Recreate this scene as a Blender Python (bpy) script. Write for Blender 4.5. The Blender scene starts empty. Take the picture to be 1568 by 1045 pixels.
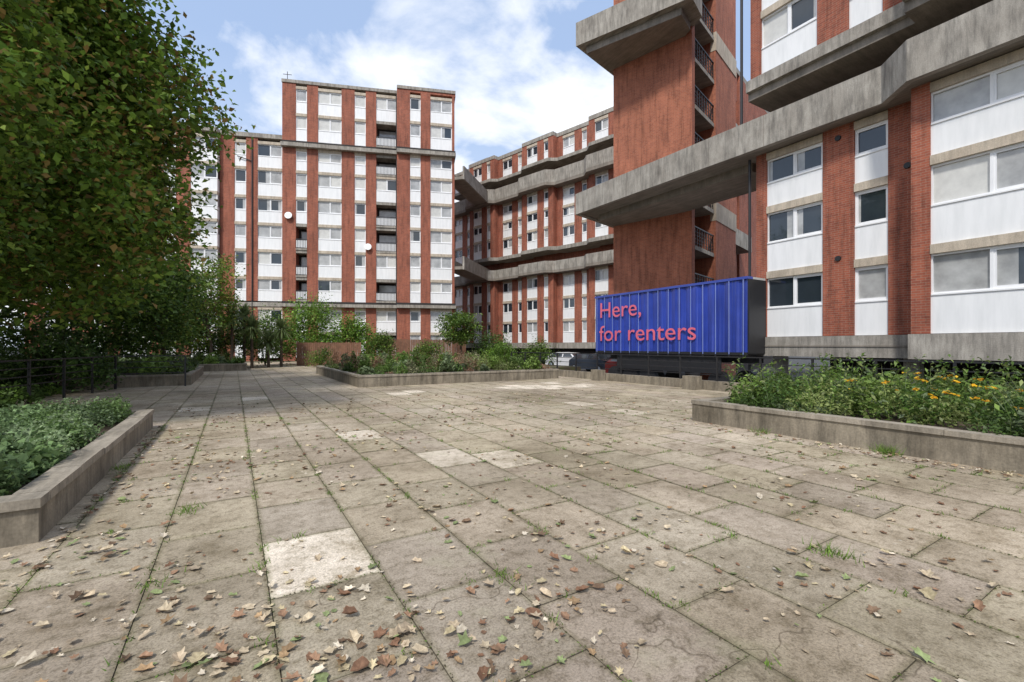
import bpy, math, random
import numpy as np
from mathutils import Vector, Matrix
random.seed(7); rng=np.random.default_rng(7)
scene=bpy.context.scene
R=math.radians
# ------------------------------------------------------------------ materials
def newmat(name):
    m=bpy.data.materials.new(name); m.use_nodes=True
    nt=m.node_tree; b=nt.nodes['Principled BSDF']
    return m,nt,b
def N(nt,t,**k):
    n=nt.nodes.new(t)
    for a,v in k.items(): setattr(n,a,v)
    return n
def ramp(nt,fac,stops):
    r=N(nt,'ShaderNodeValToRGB'); e=r.color_ramp.elements
    e[0].position=stops[0][0]; e[0].color=(*stops[0][1],1)
    e[1].position=stops[-1][0]; e[1].color=(*stops[-1][1],1)
    for p,c in stops[1:-1]:
        x=e.new(p); x.color=(*c,1)
    nt.links.new(fac,r.inputs['Fac']); return r.outputs['Color']
def noise(nt,vec,scale,detail=4,rough=.6):
    n=N(nt,'ShaderNodeTexNoise'); n.inputs['Scale'].default_value=scale
    n.inputs['Detail'].default_value=detail; n.inputs['Roughness'].default_value=rough
    nt.links.new(vec,n.inputs['Vector']); return n.outputs['Fac']
def mix(nt,fac,a,b,mode='MIX'):
    m=N(nt,'ShaderNodeMix',data_type='RGBA',blend_type=mode)
    if isinstance(fac,float): m.inputs['Factor'].default_value=fac
    else: nt.links.new(fac,m.inputs['Factor'])
    for i,v in ((6,a),(7,b)):
        if isinstance(v,tuple): m.inputs[i].default_value=(*v,1)
        else: nt.links.new(v,m.inputs[i])
    return m.outputs[2]
def bump(nt,b,h,strength,dist=.01):
    n=N(nt,'ShaderNodeBump'); n.inputs['Strength'].default_value=strength
    n.inputs['Distance'].default_value=dist
    nt.links.new(h,n.inputs['Height']); nt.links.new(n.outputs['Normal'],b.inputs['Normal'])
def mapping(nt,vec,sc):
    m=N(nt,'ShaderNodeMapping'); m.inputs['Scale'].default_value=sc
    nt.links.new(vec,m.inputs['Vector']); return m.outputs['Vector']
def brick_mat(name,c1,c2,mortar):
    m,nt,b=newmat(name); tc=N(nt,'ShaderNodeTexCoord')
    bt=N(nt,'ShaderNodeTexBrick'); nt.links.new(tc.outputs['UV'],bt.inputs['Vector'])
    bt.inputs['Scale'].default_value=1; bt.inputs['Brick Width'].default_value=.225
    bt.inputs['Row Height'].default_value=.075; bt.inputs['Mortar Size'].default_value=.005
    bt.inputs['Color1'].default_value=(*c1,1); bt.inputs['Color2'].default_value=(*c2,1)
    bt.inputs['Mortar'].default_value=(*mortar,1); bt.inputs['Bias'].default_value=-.1
    n1=noise(nt,tc.outputs['Object'],.5,6); n2=noise(nt,mapping(nt,tc.outputs['UV'],(2.8,.3,1)),1.6,7,.7)
    s=ramp(nt,n1,[(.3,(.76,.74,.72)),(.7,(1.12,1.1,1.08))])
    s2=ramp(nt,n2,[(.36,(.62,.60,.58)),(.52,(1.0,1.0,1.0)),(.7,(1.08,1.1,1.1))])
    c=mix(nt,1.0,bt.outputs['Color'],s,'MULTIPLY'); c=mix(nt,1.0,c,s2,'MULTIPLY')
    nt.links.new(c,b.inputs['Base Color']); b.inputs['Roughness'].default_value=.85
    bump(nt,b,bt.outputs['Fac'],-.4,.006)
    return m
M_BRICK=brick_mat('red_brick',(.37,.103,.055),(.255,.068,.040),(.33,.24,.18))
M_BRICK2=brick_mat('orange_brick',(.43,.135,.070),(.32,.095,.052),(.36,.25,.18))
def conc_mat(name,lo,hi,streak=.6,bs=.4):
    m,nt,b=newmat(name); tc=N(nt,'ShaderNodeTexCoord')
    n1=noise(nt,tc.outputs['Object'],1.1,8,.65)
    c=ramp(nt,n1,[(.3,lo),(.7,hi)])
    n2=noise(nt,mapping(nt,tc.outputs['UV'],(3.5,.45,1)),1.3,8,.75)
    s=ramp(nt,n2,[(.36,(1-streak,)*3),(.58,(1.05,)*3)])
    c=mix(nt,1.0,c,s,'MULTIPLY')
    n3=noise(nt,tc.outputs['Object'],38,3); s3=ramp(nt,n3,[(.3,(.82,)*3),(.7,(1.1,)*3)])
    c=mix(nt,1.0,c,s3,'MULTIPLY')
    nt.links.new(c,b.inputs['Base Color']); b.inputs['Roughness'].default_value=.9
    bump(nt,b,n3,bs,.008); return m
M_CONC=conc_mat('weathered_concrete',(.27,.242,.205),(.45,.415,.36),.5)
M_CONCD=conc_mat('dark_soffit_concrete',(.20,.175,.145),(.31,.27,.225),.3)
M_BUFF=conc_mat('buff_lintel',(.46,.38,.29),(.60,.52,.41),.3)
M_PLANT=conc_mat('planter_concrete',(.14,.115,.08),(.35,.30,.225),.55)
M_COPE=conc_mat('planter_coping',(.21,.18,.135),(.42,.365,.29),.45)
def flat(name,col,rough=.6,metal=0,var=.12,scale=2.0,spec=None):
    m,nt,b=newmat(name); tc=N(nt,'ShaderNodeTexCoord')
    n=noise(nt,tc.outputs['Object'],scale,5)
    c=ramp(nt,n,[(.3,tuple(x*(1-var) for x in col)),(.7,tuple(x*(1+var*.5) for x in col))])
    nt.links.new(c,b.inputs['Base Color']); b.inputs['Roughness'].default_value=rough
    b.inputs['Metallic'].default_value=metal
    if spec is not None: b.inputs['Specular IOR Level'].default_value=spec
    return m
def panel_mat():
    m,nt,b=newmat('white_panel'); tc=N(nt,'ShaderNodeTexCoord')
    n=noise(nt,mapping(nt,tc.outputs['UV'],(3,.4,1)),1.5,5)
    c=ramp(nt,n,[(.3,(.74,.745,.74)),(.6,(.84,.84,.835))])
    nt.links.new(c,b.inputs['Base Color']); b.inputs['Roughness'].default_value=.5; return m
M_WHITE=panel_mat()
M_FRAME=flat('white_frame',(.82,.82,.82),.4,0,.05)
M_GLASS=flat('window_glass',(.03,.04,.05),.04,0,.3,.6,.9)
M_GLASS2=flat('curtained_glass',(.42,.42,.41),.08,0,.35,1.7,.9)
M_GLASS3=flat('blind_glass',(.62,.61,.57),.12,0,.15,3,.8)
M_DARK=flat('painted_recess_shade',(.035,.03,.028),.9)  # near-black colour stands in for deep shade in recesses, voids and undercrofts
M_BLACK=flat('black_metal',(.02,.02,.022),.5)
M_ASPH=flat('asphalt',(.055,.054,.052),.9,0,.35,1.5)
M_SOIL=flat('soil',(.07,.048,.03),1,0,.5,6)
M_BARK=flat('bark',(.09,.065,.045),.95,0,.4,7)
M_WOOD=flat('fence_wood',(.20,.10,.06),.85,0,.35,4)
M_GREY=flat('grey_cladding',(.32,.36,.42),.6)
M_ROOFW=flat('trailer_roof',(.5,.5,.48),.6)
def attr_mat(name,rough=.7,transl=0.,nz=0.):
    m,nt,b=newmat(name); a=N(nt,'ShaderNodeAttribute'); a.attribute_name='Col'
    c=a.outputs['Color']
    if nz:
        tc=N(nt,'ShaderNodeTexCoord'); n=noise(nt,tc.outputs['Object'],nz,3)
        c=mix(nt,1.0,c,ramp(nt,n,[(.3,(.65,.62,.6)),(.7,(1.2,1.2,1.2))]),'MULTIPLY')
    nt.links.new(c,b.inputs['Base Color']); b.inputs['Roughness'].default_value=rough
    b.inputs['Specular IOR Level'].default_value=.3
    if transl:
        t=N(nt,'ShaderNodeBsdfTranslucent'); nt.links.new(c,t.inputs['Color'])
        mx=N(nt,'ShaderNodeMixShader'); mx.inputs[0].default_value=transl
        out=nt.nodes['Material Output']
        nt.links.new(b.outputs[0],mx.inputs[1]); nt.links.new(t.outputs[0],mx.inputs[2])
        nt.links.new(mx.outputs[0],out.inputs['Surface'])
    return m
M_LEAF=attr_mat('foliage',.5,.38)
M_DRY=attr_mat('dry_leaf',.8,0,40)
def paving_mat():
    m,nt,b=newmat('paving_slab'); a=N(nt,'ShaderNodeAttribute'); a.attribute_name='Col'
    tc=N(nt,'ShaderNodeTexCoord'); o=tc.outputs['Object']
    c=a.outputs['Color']
    c=mix(nt,1.0,c,ramp(nt,noise(nt,o,.33,7,.62),[(.36,(.64,.61,.54)),(.5,(.94,.92,.88)),(.64,(1.18,1.17,1.15))]),'MULTIPLY')
    c=mix(nt,1.0,c,ramp(nt,noise(nt,o,2.2,9,.78),[(.36,(.62,.59,.52)),(.5,(.95,.94,.92)),(.66,(1.16,1.15,1.14))]),'MULTIPLY')
    sp=noise(nt,o,75,4,.8)
    c=mix(nt,1.0,c,ramp(nt,sp,[(.35,(.6,.57,.54)),(.5,(1,1,1)),(.68,(1.3,1.28,1.25))]),'MULTIPLY')
    sp2=noise(nt,o,14,6,.8)
    c=mix(nt,1.0,c,ramp(nt,sp2,[(.36,(.58,.56,.50)),(.5,(1.02,1.02,1.02))]),'MULTIPLY')
    vo=N(nt,'ShaderNodeTexVoronoi'); vo.inputs['Scale'].default_value=9; nt.links.new(o,vo.inputs['Vector'])
    li=ramp(nt,vo.outputs['Distance'],[(.06,(1,1,1)),(.13,(0,0,0))])
    lm=ramp(nt,noise(nt,o,.8,3),[(.5,(0,0,0)),(.62,(.5,.5,.5))])
    f=mix(nt,1.0,li,lm,'MULTIPLY')
    c=mix(nt,f,c,(.56,.53,.47))
    # green algae film
    al=ramp(nt,noise(nt,o,1.1,7,.7),[(.56,(0,0,0)),(.7,(.35,.35,.35))])
    c=mix(nt,al,c,(.17,.18,.085))
    # hairline cracks
    ds=N(nt,'ShaderNodeVectorMath',operation='ADD'); nz=N(nt,'ShaderNodeTexNoise'); nz.inputs['Scale'].default_value=3; nt.links.new(o,nz.inputs['Vector'])
    nt.links.new(o,ds.inputs[0]); nt.links.new(nz.outputs['Color'],ds.inputs[1])
    vc=N(nt,'ShaderNodeTexVoronoi',feature='DISTANCE_TO_EDGE'); vc.inputs['Scale'].default_value=.55; nt.links.new(ds.outputs[0],vc.inputs['Vector'])
    ck=ramp(nt,vc.outputs['Distance'],[(.0015,(.45,.42,.38)),(.005,(1,1,1))])
    cm=ramp(nt,noise(nt,o,.5,2),[(.5,(0,0,0)),(.54,(1,1,1))])
    c=mix(nt,1.0,c,mix(nt,cm,(1.,1.,1.),ck),'MULTIPLY')
    nt.links.new(c,b.inputs['Base Color']); b.inputs['Roughness'].default_value=.85
    bump(nt,b,sp,.5,.006); return m
M_PAVE=paving_mat()
def joint_mat():
    m,nt,b=newmat('joint_dirt'); tc=N(nt,'ShaderNodeTexCoord')
    n=noise(nt,tc.outputs['Object'],4,6)
    c=ramp(nt,n,[(.42,(.085,.065,.045)),(.58,(.085,.09,.035))])
    nt.links.new(c,b.inputs['Base Color']); b.inputs['Roughness'].default_value=1; return m
M_JOINT=joint_mat()
# ------------------------------------------------------------------ builder
class Frame:
    """s along wall, o outward, z up"""
    def __init__(f,ox,oy,dx,dy,flip=False):
        l=math.hypot(dx,dy); f.o=(ox,oy); f.d=(dx/l,dy/l)
        f.n=(f.d[1],-f.d[0]) if not flip else (-f.d[1],f.d[0])
    def p(f,s,o,z): return (f.o[0]+f.d[0]*s+f.n[0]*o, f.o[1]+f.d[1]*s+f.n[1]*o, z)
W=Frame(0,0,1,0)  # s=x, o=-y
class Thing:
    def __init__(t,name,loc=(0,0,0)):
        t.e=bpy.data.objects.new(name,None); scene.collection.objects.link(t.e); t.parts={}
        t.e.empty_display_size=.1
    def part(t,mat,name=None):
        k=name or mat.name
        if k not in t.parts: t.parts[k]=dict(v=[],f=[],uv=[],mat=mat)
        return t.parts[k]
    def poly(t,mat,pts,uvs=None,name=None):
        P=t.part(mat,name); n=len(P['v']); P['v']+=pts; P['f'].append(tuple(range(n,n+len(pts))))
        P['uv']+= uvs if uvs else [(p[0],p[1]) for p in pts]
    def box(t,F,s0,s1,o0,o1,z0,z1,mat,name=None):
        if s1<s0: s0,s1=s1,s0
        if o1<o0: o0,o1=o1,o0
        q=lambda a: [F.p(*x) for x in a]
        t.poly(mat,q([(s0,o1,z0),(s1,o1,z0),(s1,o1,z1),(s0,o1,z1)]),[(s0,z0),(s1,z0),(s1,z1),(s0,z1)],name)
        t.poly(mat,q([(s1,o0,z0),(s0,o0,z0),(s0,o0,z1),(s1,o0,z1)]),[(s1,z0),(s0,z0),(s0,z1),(s1,z1)],name)
        t.poly(mat,q([(s0,o0,z0),(s0,o1,z0),(s0,o1,z1),(s0,o0,z1)]),[(o0,z0),(o1,z0),(o1,z1),(o0,z1)],name)
        t.poly(mat,q([(s1,o1,z0),(s1,o0,z0),(s1,o0,z1),(s1,o1,z1)]),[(o1,z0),(o0,z0),(o0,z1),(o1,z1)],name)
        t.poly(mat,q([(s0,o1,z1),(s1,o1,z1),(s1,o0,z1),(s0,o0,z1)]),[(s0,o1),(s1,o1),(s1,o0),(s0,o0)],name)
        t.poly(mat,q([(s0,o0,z0),(s1,o0,z0),(s1,o1,z0),(s0,o1,z0)]),[(s0,o0),(s1,o0),(s1,o1),(s0,o1)],name)
    def prism(t,pts,z0,z1,mat,name=None):
        n=len(pts); t.poly(mat,[(x,y,z1) for x,y in pts],None,name)
        t.poly(mat,[(x,y,z0) for x,y in reversed(pts)],None,name); acc=0
        for i in range(n):
            a,b=pts[i],pts[(i+1)%n]; l=math.hypot(b[0]-a[0],b[1]-a[1])
            t.poly(mat,[(a[0],a[1],z0),(b[0],b[1],z0),(b[0],b[1],z1),(a[0],a[1],z1)],
                   [(acc,z0),(acc+l,z0),(acc+l,z1),(acc,z1)],name); acc+=l
    def tube(t,p0,p1,r0,r1,mat,n=8,name=None,cap=True):
        p0=Vector(p0);p1=Vector(p1); d=(p1-p0).normalized(); a=d.orthogonal().normalized(); b=d.cross(a)
        A=[];B=[]
        for i in range(n):
            th=2*math.pi*i/n; v=a*math.cos(th)+b*math.sin(th)
            A.append(tuple(p0+v*r0)); B.append(tuple(p1+v*r1))
        for i in range(n):
            j=(i+1)%n; t.poly(mat,[A[i],A[j],B[j],B[i]],[(i/n,0),(j/n,0),(j/n,1),(i/n,1)],name)
        if cap:
            t.poly(mat,list(reversed(A)),None,name); t.poly(mat,B,None,name)
    def done(t,smooth=False):
        for k,P in t.parts.items():
            me=bpy.data.meshes.new(k); me.from_pydata(P['v'],[],P['f']); me.materials.append(P['mat'])
            uv=me.uv_layers.new(name='UVMap'); uv.data.foreach_set('uv',np.array(P['uv'],dtype=np.float32).ravel())
            ob=bpy.data.objects.new(k,me); scene.collection.objects.link(ob); ob.parent=t.e
            if smooth: me.polygons.foreach_set('use_smooth',[True]*len(me.polygons))
        return t.e
def quadmesh(name,verts,faces_n,cols,mat,parent=None):
    k=faces_n; nf=len(verts)//k
    me=bpy.data.meshes.new(name)
    me.vertices.add(nf*k); me.vertices.foreach_set('co',verts.astype(np.float32).ravel())
    me.loops.add(nf*k); me.loops.foreach_set('vertex_index',np.arange(nf*k,dtype=np.int32))
    me.polygons.add(nf); me.polygons.foreach_set('loop_start',np.arange(0,nf*k,k,dtype=np.int32))
    me.polygons.foreach_set('loop_total',np.full(nf,k,dtype=np.int32))
    me.update(calc_edges=True)
    ca=me.color_attributes.new('Col','FLOAT_COLOR','POINT')
    c=np.ones((nf*k,4),dtype=np.float32)
    c[:,:3]=np.repeat(cols,k,axis=0) if len(cols)==nf else cols
    ca.data.foreach_set('color',c.ravel())
    me.materials.append(mat); ob=bpy.data.objects.new(name,me); scene.collection.objects.link(ob)
    if parent: ob.parent=parent
    return ob
def leaves(name,cen,size,cols,mat,parent=None,up=.5,asp=.55):
    n=len(cen); nr=rng.normal(size=(n,3)); nr[:,2]=np.abs(nr[:,2])+up; nr/=np.linalg.norm(nr,axis=1)[:,None]
    r=rng.normal(size=(n,3)); a=np.cross(nr,r); a/=np.linalg.norm(a,axis=1)[:,None]; b=np.cross(nr,a)
    s=np.asarray(size).reshape(-1,1)*np.ones((n,1))
    droop=nr*s*.18
    v=np.stack([cen-a*s*.5-droop, cen-b*s*asp*.5+a*s*.05, cen+a*s*.5-droop, cen+b*s*asp*.5+a*s*.05],axis=1)
    return quadmesh(name,v.reshape(-1,3),4,cols,mat,parent)
def blades(name,base,h,cols,mat,parent=None,w=.012,lean=.35):
    n=len(base); th=rng.uniform(0,2*np.pi,n); h=np.asarray(h).reshape(-1,1)*np.ones((n,1))
    d=np.stack([np.cos(th),np.sin(th),np.zeros(n)],1)*w; l=rng.normal(size=(n,3))*lean*h; l[:,2]=0
    top=base+l+np.array([0,0,1.])*h
    v=np.stack([base-d,base+d,top],1)
    return quadmesh(name,v.reshape(-1,3),3,cols,mat,parent)
def colmix(n,stops,var=.25):
    st=np.array(stops); i=rng.integers(0,len(st),n); c=st[i]*(1+rng.normal(size=(n,1))*var); return np.clip(c,.004,.95)

# ------------------------------------------------------------------ facade pieces
def window(T,F,s0,s1,o,z0,z1,panel=.44,pans=2,lint=.27,dark=.3):
    zp=z0+(z1-z0)*panel; zt=z1-lint
    T.box(F,s0,s1,o-.5,o-.05,z0,zp,M_WHITE,'panels')
    T.box(F,s0,s1,o-.5,o+.02,zt,z1,M_BUFF,'lintels')
    fw=.06
    T.box(F,s0,s1,o-.2,o-.07,zp+.001,zp+fw,M_FRAME,'frames'); T.box(F,s0,s1,o-.2,o-.07,zt-fw,zt-.001,M_FRAME,'frames')
    w=(s1-s0)/pans
    for i in range(pans+1):
        c=s0+w*i; a=max(s0,c-fw*.6); b=min(s1,c+fw*.6)
        T.box(F,a,b,o-.2,o-.075,zp+fw,zt-fw,M_FRAME,'frames')
    for i in range(pans):
        r=random.random(); g=M_GLASS if r<dark else (M_GLASS2 if r<.5+dark*.5 else M_GLASS3)
        T.box(F,s0+w*i,s0+w*(i+1),o-.5,o-.14,zp,zt,g,g.name)
        if g is M_GLASS and random.random()<.5:
            cw=w*random.uniform(.15,.4); a=s0+w*i+(0 if random.random()<.5 else w-cw)
            T.box(F,a,a+cw,o-.14,o-.136,zp+.05,zt-.05,M_GLASS2,'curtains')
        a=s0+w*i+fw*.6; b=s0+w*(i+1)-fw*.6
        if i==pans-1:
            for (q0,q1,r0,r1) in ((a,a+.05,zp+fw,zt-fw),(b-.05,b,zp+fw,zt-fw),(a+.05,b-.05,zp+fw,zp+fw+.05),(a+.05,b-.05,zt-fw-.05,zt-fw)):
                T.box(F,q0,q1,o-.16,o-.09,r0,r1,M_FRAME,'frames')
    T.box(F,s0+.01,s1-.01,o-.07,o-.02,zp-.03,zp+.012,M_FRAME,'frames')
def balcony(T,F,s0,s1,o,z0,z1):
    T.box(F,s0,s1,o-1.5,o-1.2,z0,z1,M_DARK,'recess_shade')
    T.box(F,s0+.2,s1-.2,o-1.2,o-1.16,z0+.2,z1-.5,M_GLASS2,'balcony_glazing')
    T.box(F,s0,s1,o-1.2,o+.06,z0-.02,z0+.16,M_CONC,'slabs')
    T.box(F,s0,s1,o-1.2,o-.02,z1-.3,z1-.03,M_CONC,'slabs')
    T.box(F,s0,s1,o+.0,o+.04,z0+1.02,z0+1.07,M_BLACK,'railings')
    T.box(F,s0+.02,s1-.02,o-.06,o-.03,z0+.25,z0+.95,M_WHITE,'panels')
    k=int((s1-s0)/.13)
    for i in range(k+1):
        c=s0+(s1-s0)*i/k; T.box(F,c-.012,c+.012,o+.01,o+.03,z0+.16,z0+1.02,M_BLACK,'railings')
def facade(T,F,cols,secs,o=0,brick=None,dark=.3,balc_secs=None):
    brick=brick or M_BRICK
    for s0,s1,k in cols:
        for si,(za,zb,lv) in enumerate(secs):
            if k=='B': T.box(F,s0,s1,o-1.5,o,za,zb,brick,'brick_walls'); continue
            for z0,z1 in zip(lv[:-1],lv[1:]):
                window(T,F,s0,s1,o,z0,z1,pans=2 if k[0]=='W' else 1,dark=dark)

# ------------------------------------------------------------------ ground
G=Thing('street_ground'); G.poly(M_ASPH,[(-600,-600,-.6),(900,-600,-.6),(900,900,-.6),(-600,900,-.6)]); G.done()
pod=Thing('podium_deck')
pp=[(-40,-12),(13.6,-12),(13.6,24),(21,25),(21,39),(24,70),(-40,70)]
pod.prism(pp,-.58,-.009,M_JOINT,'deck_base')
pod.box(W,13.601,13.7,12,-24,-.58,-.01,M_CONC,'deck_edge'); pod.done()
px,py=.63,.85; X0=.178; V=[];C=[]
light=set()
def cell(x,y):
    i=math.floor((x-X0)/px); off=(0.43 if i%2 else 0)*1.0
    j=math.floor((y-2.94-off)/py); return i,j
for (x,y) in [(.5,3.3),(1.75,7.3),(2.4,5.8),(3.0,5.3),(7.4,7.6),(7.4,8.5),(5.2,13.6),(4.6,13.8),(8,13.8),(8.7,14.2),(9.3,13.9),(9.9,13.4),(10.6,13.0),(8.6,13.0),(-.8,13),(.5,14.4),(11.4,13.2),(9.2,12.6),(4.0,13.2),(10.6,14)]:
    light.add(cell(x,y))
for i in range(-22,22):
    off=.43 if i%2 else 0
    for j in range(-8,50):
        x0=X0+i*px; y0=2.94+off+j*py
        if x0+px>13.45 : continue
        g=.003; t=rng.uniform(-.0028,.0028,4); ins=.04
        a=[(x0+g,y0+g),(x0+px-g,y0+g),(x0+px-g,y0+py-g),(x0+g,y0+py-g)]
        bi=[(x0+ins,y0+ins),(x0+px-ins,y0+ins),(x0+px-ins,y0+py-ins),(x0+ins,y0+py-ins)]
        top=[(p[0],p[1],tt-.0015) for p,tt in zip(a,t)]; inn=[(p[0],p[1],tt) for p,tt in zip(bi,t)]; bot=[(p[0],p[1],-.012) for p in a]
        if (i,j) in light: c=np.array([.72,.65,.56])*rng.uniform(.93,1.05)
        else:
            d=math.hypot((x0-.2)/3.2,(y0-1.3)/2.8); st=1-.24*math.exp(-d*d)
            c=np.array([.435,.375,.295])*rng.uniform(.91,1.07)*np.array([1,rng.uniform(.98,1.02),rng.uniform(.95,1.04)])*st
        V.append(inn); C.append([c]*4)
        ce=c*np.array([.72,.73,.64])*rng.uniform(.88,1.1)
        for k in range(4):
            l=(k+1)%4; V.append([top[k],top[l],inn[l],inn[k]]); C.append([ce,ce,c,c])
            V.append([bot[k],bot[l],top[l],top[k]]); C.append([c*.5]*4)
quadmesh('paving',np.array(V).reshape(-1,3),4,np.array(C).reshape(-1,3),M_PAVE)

# ------------------------------------------------------------------ planters
def planter(name,x0,x1,y0,y1,h,th=.17):
    T=Thing(name); m=M_PLANT
    F=W
    T.box(F,x0,x1,-y0,-(y0+th),-.01,h-.07,m,'walls'); T.box(F,x0,x1,-(y1-th),-y1,-.01,h-.07,m,'walls')
    T.box(F,x0,x0+th,-(y0+th),-(y1-th),-.01,h-.07,m,'walls'); T.box(F,x1-th,x1,-(y0+th),-(y1-th),-.01,h-.07,m,'walls')
    e=.02
    def cope(a0,a1,b0,b1,ax):
        L=(a1-a0) if ax=='x' else (b1-b0); n=max(1,round(L/.9))
        for i in range(n):
            dz=random.uniform(-.006,.006); dd=random.uniform(-.008,.008)
            if ax=='x': T.box(F,a0+L*i/n+.003,a0+L*(i+1)/n-.003,-b0+dd,-b1+dd,h-.069,h+dz,M_COPE,'coping')
            else: T.box(F,a0+dd,a1+dd,-(b0+L*i/n+.003),-(b0+L*(i+1)/n-.003),h-.069,h+dz,M_COPE,'coping')
    cope(x0-e,x1+e,y0-e,y0+th+e,'x'); cope(x0-e,x1+e,y1-th-e,y1+e,'x')
    cope(x0-e,x0+th+e,y0+th+e,y1-th-e,'y'); cope(x1-th-e,x1+e,y0+th+e,y1-th-e,'y')
    T.box(F,x0+th,x1-th,-(y0+th),-(y1-th),-.01,h-.1,M_SOIL,'soil')
    T.done()
planter('brick_planter_bed',-9,-1.23,4.69,10.24,.33)
planter('brick_planter_bed',-13,-1.35,20.6,28.5,.42)
planter('brick_planter_bed',-8,.65,31,34.5,.42)
planter('brick_planter_bed',3.7,12.4,16.3,25.8,.42)
planter('brick_planter_bed',7.6,12.6,-6,5.72,.40)

# ------------------------------------------------------------------ right building
RB=Thing('brick_apartment_building')
FR=Frame(18,12,0,-1)
if FR.n[0]>0: FR=Frame(18,12,0,-1,flip=True)
def Ys(y): return 12-y
L0=[1.81,4.38,6.95,9.06]
cR=[(Ys(10.54),Ys(10.12),'B'),(Ys(10.12),Ys(8.11),'W'),(Ys(8.11),Ys(7.14),'B'),(Ys(7.14),Ys(6.2),'N'),(Ys(6.2),Ys(5.1),'B')]
facade(RB,FR,cR,[(1.81,9.2,L0)],dark=.5)
cR2=[(Ys(5.37),Ys(4.93),'B'),(Ys(4.93),Ys(2.45),'W'),(Ys(2.45),Ys(1.3),'B'),(Ys(1.3),Ys(.3),'N'),(Ys(.3),Ys(-1),'B'),(Ys(-1),Ys(-3.4),'W'),(Ys(-3.4),Ys(-5),'B')]
facade(RB,FR,cR2,[(1.81,9.2,L0)],o=.8,dark=.35)
RB.box(FR,Ys(10.6),Ys(5.42),-4,.06,1.06,1.80,M_CONC,'concrete_bands')
RB.box(FR,Ys(5.42),Ys(-5),-4,.87,1.06,1.80,M_CONC,'concrete_bands')
RB.box(FR,Ys(10.6),Ys(5.42),.06,.09,1.42,1.47,M_CONCD,'band_shade_strip')  # raised dark strip stands in for the shadow line of a groove
RB.box(FR,Ys(10.5),Ys(-5),-8,-1.5,1.81,9.2,M_BRICK,'brick_walls')
RB.box(FR,Ys(10.5),Ys(-5),-7,-6,-.6,1.06,M_DARK,'recess_shade')
for y in (10.2,6,1.5,-3): RB.box(FR,Ys(y),Ys(y)+.4,-1,-.6,-.6,1.06,M_CONC,'columns')
L1=[11.95,14.52,17.09,19.66,22.2]
facade(RB,FR,cR,[(11.95,22.2,L1)],o=.4,dark=.4)
facade(RB,FR,cR2,[(11.95,22.2,L1)],o=1.2,dark=.4)
RB.box(FR,Ys(10.6),Ys(5.38),-8,.62,11.5,11.94,M_CONC,'concrete_bands')
RB.box(FR,Ys(5.38),Ys(-5),-8,1.45,11.5,11.94,M_CONC,'concrete_bands')
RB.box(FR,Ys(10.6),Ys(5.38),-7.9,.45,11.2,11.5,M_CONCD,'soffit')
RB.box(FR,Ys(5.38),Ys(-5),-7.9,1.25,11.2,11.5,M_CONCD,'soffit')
RB.box(FR,Ys(10.5),Ys(-5),-8,-1.1,11.94,22.2,M_BRICK,'brick_walls')
RB.box(FR,Ys(10.5),Ys(-5),-8,-2.5,9.2,11.2,M_BRICK,'brick_walls')
for y in (9.6,7.2,4,1,-2): RB.box(FR,Ys(y),Ys(y)+.9,-2.5,-2.44,9.4,11.1,M_DARK,'recess_shade')
RB.tube((17.9,10.75,-.6),(17.9,10.75,9.0),.055,.055,M_BLACK,8,'drain_pipe'); RB.tube((17.5,10.85,10.3),(17.5,10.85,22),.055,.055,M_BLACK,8,'drain_pipe')
for (y,z,o) in ((7.62,4.5,0),(7.62,8.7,0),(5.7,7.1,0),(1.9,7.1,.8)):
    RB.tube(FR.p(Ys(y),o,z),FR.p(Ys(y),o+.05,z),.1,.09,M_BLACK,12,'wall_vents')
RB.done()
# walkway
WK=Thing('concrete_walkway')
outer=[(16.9,20.6),(17.35,6.15),(16.5,5.25),(16.5,-5)]
inner=[(17.12,20.4),(17.57,6.1),(16.72,5.2),(16.72,-5)]
for i in range(3):
    WK.prism([outer[i],inner[i],inner[i+1],outer[i+1]],9.06,10.25,M_CONC,'parapet')
WK.prism([inner[0],inner[1],(17.57,-5),(24,-5),(24,10.9),(19.7,10.9),(21.2,15.6),(19.8,20.9)][::-1],9.10,9.4,M_CONCD,'deck_slab')
WK.prism([inner[1],inner[2],inner[3],(17.56,-5)],9.10,9.4,M_CONCD,'deck_slab')
WK.prism([(16.9,20.6),(21.5,21.8),(21.5,21.5),(17.1,20.38)],9.05,9.9,M_CONC,'parapet')
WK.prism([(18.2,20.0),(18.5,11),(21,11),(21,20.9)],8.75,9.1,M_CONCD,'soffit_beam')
for i in range(6):
    y=19-i*2.3; x=16.9+(20.6-y)*.0311; WK.box(W,x-.004,x+.05,-y,-(y+.018),9.07,10.24,M_CONCD,'movement_joints')
WK.done()

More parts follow.
